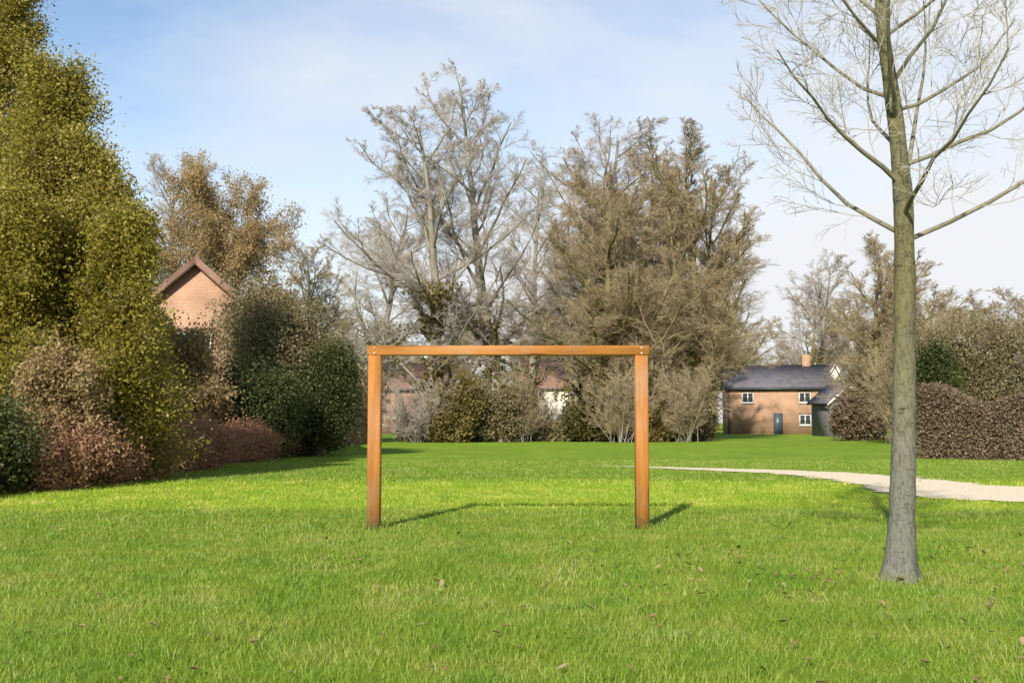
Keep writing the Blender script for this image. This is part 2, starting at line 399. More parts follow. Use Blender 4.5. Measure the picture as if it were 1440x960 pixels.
# ------------------------------------------------------------------ tree growing
def unit(a): return a / np.maximum(np.linalg.norm(a, axis=-1, keepdims=True), 1e-9)
def polylines(start, dirn, length, segs, wig, up, g):
    """grow n curved branches at once -> (n, segs+1, 3)"""
    n = len(start); pts = np.zeros((n, segs + 1, 3)); pts[:, 0] = start
    d = dirn.copy(); st = (length / segs)[:, None]
    for k in range(segs):
        d = d + g.normal(0, wig, (n, 3)); d[:, 2] += up
        d = unit(d); pts[:, k + 1] = pts[:, k] + d * st
    return pts
def tubes(pts, r0, r1, sides):
    n, s, _ = pts.shape
    tan = unit(np.gradient(pts, axis=1))
    ref = np.where(np.abs(tan[..., 2:3]) > 0.9, np.array([1.0, 0, 0]), np.array([0, 0, 1.0]))
    u = unit(np.cross(tan, ref)); vv = np.cross(tan, u)
    rad = (r0[:, None] + (r1 - r0)[:, None] * np.linspace(0, 1, s)[None])[..., None]
    ang = np.arange(sides) * 2 * np.pi / sides
    ring = pts[:, :, None] + rad[:, :, None] * (u[:, :, None] * np.cos(ang)[None, None, :, None] + vv[:, :, None] * np.sin(ang)[None, None, :, None])
    idx = np.arange(n * s * sides).reshape(n, s, sides); nx = np.roll(idx, -1, 2)
    q = np.stack([idx[:, :-1], nx[:, :-1], nx[:, 1:], idx[:, 1:]], -1).reshape(-1, 4)
    return ring.reshape(-1, 3), q
def children(pts, length, n, t0, a0, a1, ratio, g, taper=0.55):
    P, s, _ = pts.shape
    t = np.clip(t0 + (1 - t0) * (np.arange(n)[None] + g.uniform(0, 1, (P, n))) / n, 0, 0.999)
    f = t * (s - 1); i = np.floor(f).astype(int); fr = (f - i)[..., None]
    pi = np.arange(P)[:, None]
    pos = pts[pi, i] * (1 - fr) + pts[pi, i + 1] * fr
    tan = unit(pts[pi, i + 1] - pts[pi, i])
    rv = unit(np.cross(tan, g.normal(0, 1, tan.shape)))
    an = g.uniform(a0, a1, t.shape)[..., None]
    d = tan * np.cos(an) + rv * np.sin(an)
    ln = length[:, None] * ratio * g.uniform(0.7, 1.25, t.shape) * (1 - taper * (t - t0) / (1 - t0 + 1e-6))
    return pos.reshape(-1, 3), d.reshape(-1, 3), ln.reshape(-1), t.reshape(-1), np.repeat(np.arange(P), n)
def leaf_cloud(p, size, g, flat=0.0):
    """one small diamond leaf at each point"""
    n = len(p)
    a = unit(g.normal(0, 1, (n, 3))); b = unit(np.cross(a, g.normal(0, 1, (n, 3))))
    s = size * g.uniform(0.6, 1.4, n)[:, None]
    v = np.stack([p - a * s, p - b * s * 0.55 + a * s * 0.1, p + a * s, p + b * s * 0.55 + a * s * 0.1], 1).reshape(-1, 3)
    i = np.arange(n) * 4
    return v, np.stack([i, i + 1, i + 2, i + 3], -1)

def skeleton(height, seed, trunk_frac=1.0, r0=None, levels=None, lean=0.0, wig0=0.05, up0=0.05, thick=1.0):
    g = np.random.default_rng(seed)
    r0 = r0 or height * 0.017
    d0 = unit(np.array([[lean, g.normal(0, 0.03), 1.0]]))
    pts = polylines(np.array([[0, 0, -0.15]]), d0, np.array([height * trunk_frac]), 14, wig0 * 0.7, up0, g)
    out = [(pts, np.array([r0]), np.array([r0 * 0.16]))]
    length = np.array([height * trunk_frac]); rad0, rad1 = np.array([r0]), np.array([r0 * 0.16])
    for L in levels:
        pos, d, ln, t, par = children(pts, length, L['n'], L['t0'], L['a0'], L['a1'], L['ratio'], g, L.get('taper', 0.55))
        pr = rad0[par] + (rad1 - rad0)[par] * t
        ra = np.minimum(pr * 0.75, ln * L.get('rl', 0.016) * thick); ra = np.maximum(ra, L.get('rmin', 0.004) * thick)
        rb = np.maximum(ra * 0.3, L.get('rmin', 0.004) * thick * 0.6)
        pts = polylines(pos, d, ln, L['segs'], L.get('wig', 0.12), L.get('up', 0.05), g)
        out.append((pts, ra, rb)); length = ln; rad0, rad1 = ra, rb
    return out, g
BARE = [dict(n=26, t0=0.16, a0=0.5, a1=1.1, ratio=0.40, segs=7, wig=0.11, up=0.09, taper=0.62, rl=0.014),
        dict(n=10, t0=0.15, a0=0.45, a1=1.0, ratio=0.40, segs=5, wig=0.14, up=0.05, rl=0.012, rmin=0.014),
        dict(n=9, t0=0.1, a0=0.4, a1=1.0, ratio=0.46, segs=4, wig=0.16, up=0.03, rl=0.010, rmin=0.011),
        dict(n=12, t0=0.08, a0=0.35, a1=0.95, ratio=0.75, segs=3, wig=0.13, up=0.03, rl=0.005, rmin=0.0062)]

def make_tree(name, height, seed, levels, bark, twig, ntrunk=2, leaves=None, leaf_n=0, leaf_size=0.1, leaf_level=-1, ivy=None, ivy_n=0, ivy_h=0.7, ivy_r=0.5, sides=(9, 6, 4, 3, 3, 3), leaf_spread=0.25, leaf_end=1.0, **kw):
    """-> Empty with a trunk (and limbs), a crown of twigs, and ivy where it has some"""
    sk, g = skeleton(height, seed, levels=levels, **kw)
    root = empty(name, (0, 0, 0))
    tr = MB()
    for i in range(ntrunk):
        if i < len(sk): tr.add(*tubes(*sk[i], sides[i]))
    tr.build('trunk', bark, root, smooth=True)
    cr = MB(); has = False
    for i in range(ntrunk, len(sk)):
        cr.add(*tubes(*sk[i], sides[i])); has = True
    if has:
        c = cr.build('crown' if not leaves else 'twigs', twig, root)
    if leaves:
        P = sk[leaf_level][0]
        j = g.integers(0, len(P), leaf_n); s = P.shape[1]; k = g.uniform(0, (s - 1.001) * leaf_end, leaf_n); i0 = k.astype(int); fr = (k - i0)[:, None]
        p = P[j, i0] * (1 - fr) + P[j, i0 + 1] * fr + g.normal(0, leaf_spread, (leaf_n, 3))
        p[:, 2] = np.maximum(p[:, 2], 0.05)
        MB().add(*leaf_cloud(p, leaf_size, g)).build('crown', leaves, root)
    if ivy:
        p = []
        for lv, share in ((0, 0.5), (1, 0.5)):
            P = sk[lv][0]; n = int(ivy_n * share)
            j = g.integers(0, len(P), n); s = P.shape[1]
            k = g.uniform(0, (s - 1.001) * (1 if lv == 0 else 0.55), n); i0 = k.astype(int); fr = (k - i0)[:, None]
            q = P[j, i0] * (1 - fr) + P[j, i0 + 1] * fr
            lump = 0.6 + 0.5 * np.sin(q[:, 2] * 1.7 + seed) * np.sin(q[:, 2] * 0.9 + 2)
            q = q + unit(g.normal(0, 1, (n, 3))) * (ivy_r * (1 if lv == 0 else 0.7) * np.abs(lump) * g.random(n) ** 0.5)[:, None]
            p.append(q[(q[:, 2] < height * ivy_h) & (q[:, 2] > 0.02)])
        MB().add(*leaf_cloud(np.concatenate(p), leaf_size, g)).build('ivy', ivy, root)
    return root

def bush(name, blobs, n, size, leafm, seed, stem=None, per=70, spread=0.28):
    """evergreen shrub: leaf clumps through the volume of a few uneven lobes; blobs (x,y,z,rx,ry,rz) about the base"""
    g = np.random.default_rng(seed)
    root = empty(name, (0, 0, 0))
    P = []
    vol = np.array([b[3] * b[4] * b[5] for b in blobs]) ** 0.75; vol /= vol.sum()
    for b, vf in zip(blobs, vol):
        k = max(4, int(n * vf / per))
        d = unit(g.normal(0, 1, (k, 3))) * (g.random(k) ** 0.42)[:, None] * g.uniform(0.82, 1.1, k)[:, None]
        c = np.array(b[:3]) + d * np.array(b[3:])
        rr = spread * (b[3] * b[4] * b[5]) ** (1 / 3)
        q = (c[:, None] + g.normal(0, 1, (k, per, 3)) * rr * g.uniform(0.35, 0.9, (k, 1, 1))).reshape(-1, 3)
        P.append(q)
    P = np.concatenate(P); P = P[P[:, 2] > 0.02]
    MB().add(*leaf_cloud(P, size, g)).build('foliage', leafm, root)
    st = MB()
    for b in blobs[:4]:
        top = np.array([b[0], b[1], b[2] + b[5] * 0.5])
        base = np.array([b[0] * 0.25, b[1] * 0.25, -0.1])
        pts = np.linspace(base, top, 6)[None] + np.concatenate([np.zeros((1, 1, 3)), g.normal(0, 0.06, (1, 5, 3))], 1)
        st.add(*tubes(pts, np.array([0.045 * b[2] + 0.02]), np.array([0.02]), 6))
    st.build('stem', stem or M['bark_grey'], root, smooth=True)
    return root

# ------------------------------------------------------------------ goal
def rounded(hw, hd, r, k=3):
    p = []
    for cx, cy, a in ((hw - r, hd - r, 0), (-hw + r, hd - r, 90), (-hw + r, -hd + r, 180), (hw - r, -hd + r, 270)):
        for i in range(k + 1):
            an = R(a + 90 * i / k); p.append((cx + r * math.cos(an), cy + r * math.sin(an)))
    return p
def build_goal():
    D = 12.4
    xl, xr = X_at(528, D), X_at(901, D)
    ztop = Z_at(486, D)
    root = empty('goal_frame', ((xl + xr) / 2, D, 0))
    tag(root, 'orange timber goal frame of two posts and a crossbar standing on the lawn', 'goal')
    hw = (xr - xl) / 2; t = 0.074; tz = 0.056
    for s in (-1, 1):
        mb = MB().prism([(s * hw + x, y) for x, y in rounded(t, t, 0.018)], 'z', -0.2, ztop - 2 * tz)
        mb.build('post', M['timber'], root)
    MB().prism([(y, ztop - tz + z) for y, z in rounded(t, tz, 0.018)], 'x', -hw - t - 0.01, hw + t + 0.01).build('crossbar', M['timber_bar'], root)
    for s in (-1, 1):
        for z in (ztop - 0.03, ztop - 0.09):
            b = MB()
            c = [(s * hw + 0.012 * math.cos(a), z + 0.012 * math.sin(a)) for a in np.arange(8) * math.pi / 4]
            b.prism(c, 'y', -t - 0.007, -t + 0.002)
            b.build('bolt', M['bolt'], root)
build_goal()

# ------------------------------------------------------------------ young tree at the right
def build_young_tree():
    D = 8.45
    root = empty('young_tree', (X_at(1258, D), D, 0))
    tag(root, 'slim bare young tree with a greenish trunk standing on the near lawn', 'tree')
    g = np.random.default_rng(5)
    h = 7.2
    zz = np.array([-0.1, 0, 0.12, 0.5, 1.0, 1.6, 2.2, 2.9, 3.5, 4.2, 5.0, 6.0, h])
    xx = np.array([0, 0, 0.0, 0.025, 0.055, 0.08, 0.095, 0.09, 0.05, -0.03, -0.06, -0.03, 0.05])
    rr = np.array([0.20, 0.165, 0.122, 0.098, 0.088, 0.083, 0.079, 0.074, 0.062, 0.05, 0.038, 0.022, 0.008])
    zs = np.linspace(-0.1, h, 150); pts = np.stack([np.interp(zs, zz, xx), 0.02 * np.sin(zs * 1.3), zs], -1)[None]
    rs = np.interp(zs, zz, rr) * (1 + 0.03 * np.sin(zs * 9) + 0.10 * np.exp(-((zs - 1.32) / 0.05) ** 2) + 0.08 * np.exp(-((zs - 2.05) / 0.05) ** 2) + 0.07 * np.exp(-((zs - 0.62) / 0.06) ** 2))
    n, s, _ = pts.shape
    v, q = tubes(pts, np.array([1.0]), np.array([1.0]), 20)
    v = v.reshape(s, 20, 3)
    an = np.arange(20) / 20 * 2 * np.pi
    flare = 1 + np.exp(-np.maximum(zs, 0) / 0.13)[:, None] * 0.28 * np.sin(an * 4 + 0.6)[None] + 0.035 * np.sin(an[None] * 3 + zs[:, None] * 2.3) + g.normal(0, 0.012, (s, 20))
    v = pts[0][:, None] + (v - pts[0][:, None]) * (rs[:, None] * flare)[..., None]
    MB().add(v, q).build('trunk', trunk_mat(), root, smooth=True)
    # limbs leave the trunk from 2.6 m up
    k = 34
    f = 0.36 + 0.6 * (np.arange(k) + g.random(k)) / k
    i = (f * (s - 1)).astype(int)
    az = np.arange(k) * 2.4 + g.uniform(-0.4, 0.4, k); el = g.uniform(0.35, 0.85, k)
    d = np.stack([np.cos(az) * np.cos(el), np.sin(az) * np.cos(el), np.sin(el)], -1)
    ln = (2.6 - 1.75 * (f - 0.36) / 0.6) * g.uniform(0.7, 1.1, k)
    L1 = polylines(pts[0][i], d, ln, 7, 0.10, 0.07, g)
    r1 = rs[i] * 0.3
    lb = MB().add(*tubes(L1, r1, r1 * 0.25, 6)); lb.build('limbs', M['limb_young'], root, smooth=True)
    cr = MB(); P, LN = L1, ln
    for nn, ra, mi, rt, sg in ((9, 0.0040, 0.0028, 0.44, 5), (7, 0.0025, 0.0019, 0.5, 4), (5, 0.0018, 0.0013, 0.6, 3)):
        pos, dd, l2, t, par = children(P, LN, nn, 0.15, 0.4, 0.95, rt, g)
        P = polylines(pos, dd, l2, sg, 0.12, 0.05, g); LN = l2
        cr.add(*tubes(P, np.full(len(P), ra), np.full(len(P), mi), 4))
    cr.build('crown', M['twig_young'], root)
def trunk_mat():
    m, t, b = mat('young_bark', 0.85, 0.2)
    n = noise(t, 5, 7, 0.65, vscale=(1, 1, 0.45)); n2 = noise(t, 46, 8, 0.72, vscale=(1, 1, 0.32))
    r = ramp(t, [(0.32, (0.12, 0.112, 0.085)), (0.5, (0.14, 0.125, 0.052)), (0.68, (0.20, 0.18, 0.080))])
    t.links.new(n.outputs['Fac'], r.inputs[0])
    tcz = t.nodes.new('ShaderNodeTexCoord'); spz = t.nodes.new('ShaderNodeSeparateXYZ'); t.links.new(tcz.outputs['Object'], spz.inputs[0])
    n4 = noise(t, 4, 5, 0.6); az = t.nodes.new('ShaderNodeMath'); az.operation = 'MULTIPLY_ADD'
    t.links.new(n4.outputs['Fac'], az.inputs[0]); az.inputs[1].default_value = 1.2; t.links.new(spz.outputs['Z'], az.inputs[2])
    rz_ = ramp(t, [(0.36, (1, 1, 1)), (0.60, (0.12, 0.12, 0.12))]); dz = t.nodes.new('ShaderNodeMath'); dz.operation = 'DIVIDE'; dz.use_clamp = True
    t.links.new(az.outputs[0], dz.inputs[0]); dz.inputs[1].default_value = 4.0; t.links.new(dz.outputs[0], rz_.inputs[0])
    gm = t.nodes.new('ShaderNodeMix'); gm.data_type = 'RGBA'; t.links.new(rz_.outputs[0], gm.inputs['Factor'])
    t.links.new(r.outputs[0], gm.inputs['A']); gm.inputs['B'].default_value = (0.150, 0.148, 0.116, 1)
    n5 = noise(t, 30, 4, 0.6, vscale=(0.35, 0.35, 2.2)); r5 = ramp(t, [(0.33, (0.35, 0.33, 0.30)), (0.40, (1, 1, 1)), (0.68, (1, 1, 1)), (0.74, (1.5, 1.5, 1.45))])
    t.links.new(n5.outputs['Fac'], r5.inputs[0])
    g5 = t.nodes.new('ShaderNodeMix'); g5.data_type = 'RGBA'; g5.blend_type = 'MULTIPLY'; g5.inputs['Factor'].default_value = 0.8
    t.links.new(gm.outputs['Result'], g5.inputs['A']); t.links.new(r5.outputs[0], g5.inputs['B'])
    r2 = ramp(t, [(0.38, (0.38, 0.37, 0.35)), (0.52, (1.0, 1.0, 1.0)), (0.7, (1.2, 1.2, 1.2))]); t.links.new(n2.outputs['Fac'], r2.inputs[0])
    a = t.nodes.new('ShaderNodeMix'); a.data_type = 'RGBA'; a.blend_type = 'MULTIPLY'; a.inputs['Factor'].default_value = 0.7
    t.links.new(g5.outputs['Result'], a.inputs['A']); t.links.new(r2.outputs[0], a.inputs['B']); t.links.new(a.outputs['Result'], b.inputs['Base Color'])
    bump(t, b, n2.outputs['Fac'], 0.9, 0.02)
    return m
M['limb_young'] = simple('young_limb_bark', (0.13, 0.115, 0.075), (0.22, 0.20, 0.14), 9, 0.85, 0.2, 0.4, 0.01, (1, 1, 0.6))
M['twig_young'] = simple('young_twigs', (0.30, 0.27, 0.225), (0.42, 0.385, 0.33), 2, 0.8, 0.2)
build_young_tree()

# ------------------------------------------------------------------ left boundary: wall, ivy-clad trees, shrubs
def build_wall():
    root = empty('garden_wall', (-8.6, 0, 0))
    tag(root, 'low red brick garden wall along the left edge of the lawn under the trees', 'wall')
    MB().box(-0.12, 0.12, 15, 66, -0.1, 1.05).build('brickwork', M['brick_red'], root)
    MB().box(-0.16, 0.16, 14.97, 66.03, 1.052, 1.12).build('coping', M['tile'], root)
build_wall()
IVYT = [dict(n=80, t0=0.05, a0=0.7, a1=1.3, ratio=0.27, segs=6, wig=0.15, up=0.05, taper=0.74),
        dict(n=9, t0=0.15, a0=0.45, a1=1.0, ratio=0.5, segs=5, wig=0.17, up=0.04, rl=0.012, rmin=0.008),
        dict(n=6, t0=0.1, a0=0.4, a1=1.0, ratio=0.55, segs=3, wig=0.17, up=0.03, rl=0.01, rmin=0.005)]
def put(o, px, D, label, cat='tree', group=None, rz=0.0, s=1.0):
    o.location = (X_at(px, D), D, 0); o.rotation_euler = (0, 0, rz); o.scale = (s, s, s)
    tag(o, label, cat, group)
    return o
for px, D, h, seed, nl, lab in (
        (-28, 27.0, 12.3, 21, 140000, 'tall ivy-clad tree cut off by the left edge of the photo'),
        (74, 24.0, 8.8, 22, 125000, 'ivy-clad olive green tree second from the left edge, lower than its neighbour'),
        (134, 23.0, 6.9, 24, 85000, 'lower ivy-clad olive tree third from the left edge, with its top under the second'),
        (166, 22.0, 5.3, 23, 60000, 'smallest ivy-clad tree at the end of the olive row, beside the gabled house'),
        (15, 21.5, 5.6, 25, 95000, 'low bushy ivy-clad tree at the left edge, in front of the tallest one')):
    t = make_tree('ivy_tree', h, seed, IVYT, M['bark_olive'], M['twig_brown'], ntrunk=2, leaves=M['ivy'], leaf_n=nl, leaf_size=0.038, leaf_level=2, leaf_spread=0.2, leaf_end=0.85, wig0=0.03)
    put(t, px, D, lab, group='ivy-clad trees on the left')

TAN = [dict(n=52, t0=0.12, a0=0.6, a1=1.3, ratio=0.5, segs=6, wig=0.13, up=0.06, taper=0.3),
       dict(n=10, t0=0.15, a0=0.45, a1=1.0, ratio=0.45, segs=5, wig=0.15, up=0.04, rl=0.012, rmin=0.010),
       dict(n=9, t0=0.1, a0=0.4, a1=1.0, ratio=0.5, segs=3, wig=0.15, up=0.03, rl=0.01, rmin=0.006)]
t = make_tree('tan_leaved_tree', 11.8, 31, TAN, M['bark_grey'], M['twig_brown'], leaves=M['tan_leaf'], leaf_n=120000, leaf_size=0.055, leaf_level=2, leaf_spread=0.2, wig0=0.03)
put(t, 300, 56, 'broad tree holding tan dead leaves, rising behind the gabled brick house')
t = make_tree('tan_leaved_tree', 3.7, 33, TAN, M['bark_grey'], M['twig_brown'], leaves=M['tan_leaf'], leaf_n=24000, leaf_size=0.06, leaf_level=2, leaf_spread=0.18)
put(t, 262, 34, 'tan-leaved shrubby tree in front of the gabled brick house')
t = make_tree('tan_leaved_tree', 2.1, 32, TAN, M['bark_grey'], M['twig_brown'], leaves=M['tan_leaf'], leaf_n=26000, leaf_size=0.036, leaf_level=2, leaf_spread=0.13)
put(t, 100, 20.4, 'small tan-leaved tree low among the olive ivy-clad trees by the wall')

b = bush('evergreen_shrub', [(0, 0, 2.4, 1.9, 1.6, 2.2), (0.6, 0.2, 4.1, 1.3, 1.2, 1.5), (-0.8, 0, 1.5, 1.5, 1.3, 1.4)], 60000, 0.06, M['evergreen'], 41)
put(b, 450, 39.2, 'tall dark green evergreen shrub, darkest thing left of the goal', 'shrub', s=0.74)
b = bush('evergreen_shrub', [(0, 0, 1.6, 1.6, 1.4, 1.5), (-1.2, 0, 1.1, 1.2, 1.1, 1.0)], 40000, 0.05, M['evergreen'], 42)
put(b, 362, 36, 'low dark evergreen shrub beneath the tan-leaved tree', 'shrub')
b = bush('grey_green_shrub', [(0, 0, 3.2, 2.2, 1.8, 2.6), (-1.2, 0.5, 4.6, 1.6, 1.4, 1.9), (1.0, 0, 2.2, 1.5, 1.4, 2.0)], 75000, 0.056, M['grey_green'], 43)
put(b, 404, 40.5, 'dull grey-green rounded tree beside the tall dark evergreen, hiding the right of the gabled house', 'shrub')
for i, (px, D, lab) in enumerate(((125, 20.6, 'russet undergrowth bush nearest the camera against the wall'), (185, 23, 'russet bush second along the wall'), (275, 27.5, 'russet bush third along the wall, below the tan-leaved tree'), (345, 33, 'russet bush fourth along the wall, below the low evergreen'), (395, 38.5, 'furthest russet bush along the wall'))):
    b = bush('russet_bush', [(0, 0, 0.6, 0.8, 1.5, 0.6), (0.1, 1.2, 0.5, 0.7, 1.2, 0.55), (0, -1.1, 0.45, 0.6, 1.1, 0.5)], 22000, 0.034, M['russet'], 50 + i)
    put(b, px, D, lab, 'bush', 'russet bushes along the wall')

b = bush('evergreen_shrub', [(0, 0, 0.75, 0.8, 1.0, 0.8), (-0.9, 0.2, 1.0, 0.9, 0.9, 1.0)], 26000, 0.036, M['evergreen'], 45)
put(b, -8, 18.2, 'dark low evergreen shrub at the foot of the left edge tree', 'shrub')

# ------------------------------------------------------------------ bare trees beyond the lawn
protoA = make_tree('bare_tree', 24.0, 61, BARE, M['bark_grey'], M['twig_grey'], ivy=M['ivy_far'], ivy_n=9000, ivy_h=0.42, ivy_r=1.0, leaf_size=0.13)
protoB = make_tree('bare_tree', 22.0, 62, BARE, M['bark_grey'], M['twig_grey'], ivy=M['ivy_far'], ivy_n=9000, ivy_h=0.5, ivy_r=1.1, leaf_size=0.13)
DENSE = [dict(BARE[0], n=34, t0=0.08, a0=0.45, a1=1.0, ratio=0.44, taper=0.5), dict(BARE[1], n=11), dict(BARE[2], n=9), dict(BARE[3], n=13)]
protoC = make_tree('bare_tree', 20.0, 63, DENSE, M['bark_olive'], M['twig_brown'], ivy=M['ivy_far'], ivy_n=14000, ivy_h=0.62, ivy_r=1.5, leaf_size=0.13, thick=1.15)
protoD = make_tree('bare_tree', 20.0, 64, DENSE, M['bark_olive'], M['twig_brown'], ivy=M['ivy_far'], ivy_n=6000, ivy_h=0.4, ivy_r=1.0, leaf_size=0.13, thick=1.15)
G = 'bare trees beyond the lawn'
used = set()
for src, px, D, top, rz, wide, lab in (
        (protoA, 705, 78, 96, 0.3, 1.3, 'tallest grey bare tree, rising above the middle of the goal'),
        (protoB, 605, 74, 145, 1.4, 1.35, 'grey bare tree above the left post of the goal'),
        (protoB, 525, 92, 250, 4.0, 1.5, 'lower grey bare tree to the left of the left post'),
        (protoA, 745, 104, 240, 2.2, 1.3, 'paler more distant bare tree in the gap above the middle of the crossbar'),
        (protoB, 805, 82, 132, 3.6, 1.35, 'narrow grey bare tree above the right half of the crossbar'),
        (protoC, 850, 72, 215, 0.8, 1.5, 'dense brownish bare tree thick with ivy, just left of the right post'),
        (protoD, 970, 76, 170, 2.2, 1.4, 'tall dense brown bare tree to the right of the goal'),
        (protoC, 985, 80, 225, 4.4, 1.15, 'shorter dense brown tree at the right end of the bare row'),
        (protoC, 905, 75, 205, 1.9, 1.4, 'dense ivy-thick brown tree directly behind the right goal post'),
        (protoD, 905, 88, 195, 5.9, 1.4, 'dense brown bare tree standing further back beyond the right post'),
        (protoA, 225, 58, 195, 5.0, 1.2, 'thin grey bare tree showing over the ivy-clad trees on the left'),
        (protoD, 415, 66, 325, 1.0, 1.4, 'low brown bare tree behind the grey-green tree'),
        (protoD, 1235, 70, 325, 5.3, 1.5, 'brown bare tree behind the young tree'),
        (protoB, 1130, 120, 345, 2.9, 1.2, 'distant thin bare tree standing in the gap of sky'),
        (protoC, 1345, 62, 375, 2.0, 1.6, 'broad brown ivy-clad tree near the right edge'),
        (protoD, 1290, 72, 365, 3.3, 1.5, 'brown bare tree just right of the young tree trunk'),
        (protoD, 1425, 64, 400, 0.4, 1.6, 'brown tree cut by the right edge of the photo')):
    if src.name in used: o = copy_tree(src)
    else: o = src; used.add(src.name)
    bz = [np.max([v.co.z for v in c.data.vertices]) for c in src.children]
    put(o, px, D, lab, 'tree', G, rz, Z_at(top, D) / max(bz))
    o.scale = (o.scale[0] * wide, o.scale[1] * wide, o.scale[2])
rr = random.Random(4)
for i in range(20):
    px = 380 + i * 58 + rr.uniform(-20, 20); D = rr.uniform(135, 190)
    o = copy_tree((protoC, protoD)[i % 2])
    put(o, px, D, 'far brown bare tree in the continuous row behind the houses', 'tree', 'far trees in the row behind the houses', rr.uniform(0, 6.2), Z_at(rr.uniform(425, 470), D) / 21)
    o.scale = (o.scale[0] * 1.9, o.scale[1] * 1.9, o.scale[2])

# ------------------------------------------------------------------ hedges and shrubs at the far side
def hedge(name, x0, y0, x1, y1, h, d, n, size, leafm, seed, label):
    g = np.random.default_rng(seed)
    L = math.hypot(x1 - x0, y1 - y0)
    root = empty(name, (x0, y0, 0), math.atan2(y1 - y0, x1 - x0))
    u = g.random(n); hh = h * (0.88 + 0.1 * np.sin(u * L * 0.9 + seed) + 0.08 * np.sin(u * L * 2.3))
    side = g.integers(0, 3, n)
    y = np.where(side < 2, np.sign(g.random(n) - 0.6) * d / 2 * g.uniform(0.6, 1.05, n), g.uniform(-d / 2, d / 2, n))
    z = np.where(side < 2, g.random(n) * hh, hh * g.uniform(0.82, 1.03, n))
    p = np.stack([u * L, y, z], -1) + g.normal(0, 0.06, (n, 3))
    p[:, 2] = np.maximum(p[:, 2], 0.03)
    MB().add(*leaf_cloud(p, size, g)).build('foliage', leafm, root)
    st = MB(); k = int(L / 0.6) + 1
    b = np.stack([np.linspace(0.2, L - 0.2, k), g.normal(0, 0.05, k), np.full(k, -0.05)], -1)
    dd = unit(np.stack([g.normal(0, 0.15, k), g.normal(0, 0.15, k), np.ones(k)], -1))
    st.add(*tubes(polylines(b, dd, np.full(k, h * 0.8), 4, 0.1, 0.05, g), np.full(k, 0.03), np.full(k, 0.01), 5))
    st.build('stems', M['bark_grey'], root)
    return tag(root, label, 'hedge')
hedge('beech_hedge', X_at(1290, 37), 37, X_at(1500, 34), 34, 2.3, 1.2, 70000, 0.045, M['beech'], 71, 'brown beech hedge at the right edge behind the pale path')
hedge('field_hedge', X_at(560, 69.5), 69.5, X_at(1000, 70.5), 70.5, 1.5, 1.6, 30000, 0.13, M['grey_green'], 72, 'long low grey-green hedge at the far side of the lawn seen through the goal')
b = bush('grey_green_shrub', [(0, 0, 3.0, 2.6, 2.0, 2.9), (1.6, 0, 4.4, 2.0, 1.8, 2.3), (-1.7, 0, 4.0, 1.6, 1.6, 2.2), (2.8, 0.5, 2.4, 1.8, 1.6, 2.2)], 80000, 0.065, M['grey_green'], 46)
put(b, 1350, 56, 'large dull grey-green spreading tree behind the beech hedge', 'tree')
b = bush('evergreen_shrub', [(0, 0, 2.3, 1.3, 1.2, 2.2), (0.3, 0, 3.6, 0.9, 0.8, 1.4)], 30000, 0.07, M['evergreen'], 44)
put(b, 1308, 52, 'dark evergreen shrub just right of the young tree trunk', 'shrub')
for i, (px, D, k, m, lab) in enumerate((
        (640, 66, 1.05, 'ivy_far', 'olive shrub seen through the middle of the goal'),
        (835, 68, 1.0, 'evergreen_far', 'dark shrub seen through the goal near its right post'),
        (930, 68, 0.75, 'ivy_far', 'low olive shrub just right of the right goal post'),
        (700, 67.5, 0.95, 'grey_green', 'grey-green shrub seen through the goal beside the olive one'),
        (1210, 70, 1.1, 'beech', 'brown shrub beside the young tree trunk, left of it'))):
    b = bush('shrub', [(0, 0, 1.6 * k, 1.5 * k, 1.2 * k, 1.6 * k), (0.7 * k, 0, 2.6 * k, 1.0 * k, 0.9 * k, 1.2 * k), (-0.8 * k, 0, 1.2 * k, 1.1 * k, 1 * k, 1.1 * k)], 18000, 0.09, M[m], 80 + i)
    put(b, px, D, lab, 'shrub', 'shrubs at the far side of the lawn')

def thicket(name, h, seed, twig):
    """many-stemmed bare shrub"""
    g = np.random.default_rng(seed); root = empty(name, (0, 0, 0)); k = 26
    b = np.stack([g.normal(0, 0.5, k), g.normal(0, 0.4, k), np.full(k, -0.05)], -1)
    a = g.uniform(0, 6.28, k); e = g.uniform(0.05, 0.75, k)
    P = polylines(b, np.stack([np.cos(a) * np.sin(e), np.sin(a) * np.sin(e), np.cos(e)], -1), h * g.uniform(0.7, 1.1, k), 6, 0.1, 0.03, g)
    MB().add(*tubes(P, np.full(k, 0.035), np.full(k, 0.01), 5)).build('stems', M['bark_grey'], root, smooth=True)
    L = np.full(k, h * 0.9); mb = MB()
    for n, rt, r in ((10, 0.4, 0.012), (8, 0.45, 0.010), (6, 0.6, 0.0085)):
        pos, d, L, t, par = children(P, L, n, 0.08, 0.4, 1.0, rt, g)
        P = polylines(pos, d, L, 3, 0.16, 0.04, g); mb.add(*tubes(P, np.full(len(P), r), np.full(len(P), r * 0.6), 3))
    mb.build('crown', twig, root)
    return root
tk = [thicket('bare_shrub', 5.5, 91, M['twig_brown']), thicket('bare_shrub', 5.5, 92, M['twig_grey'])]
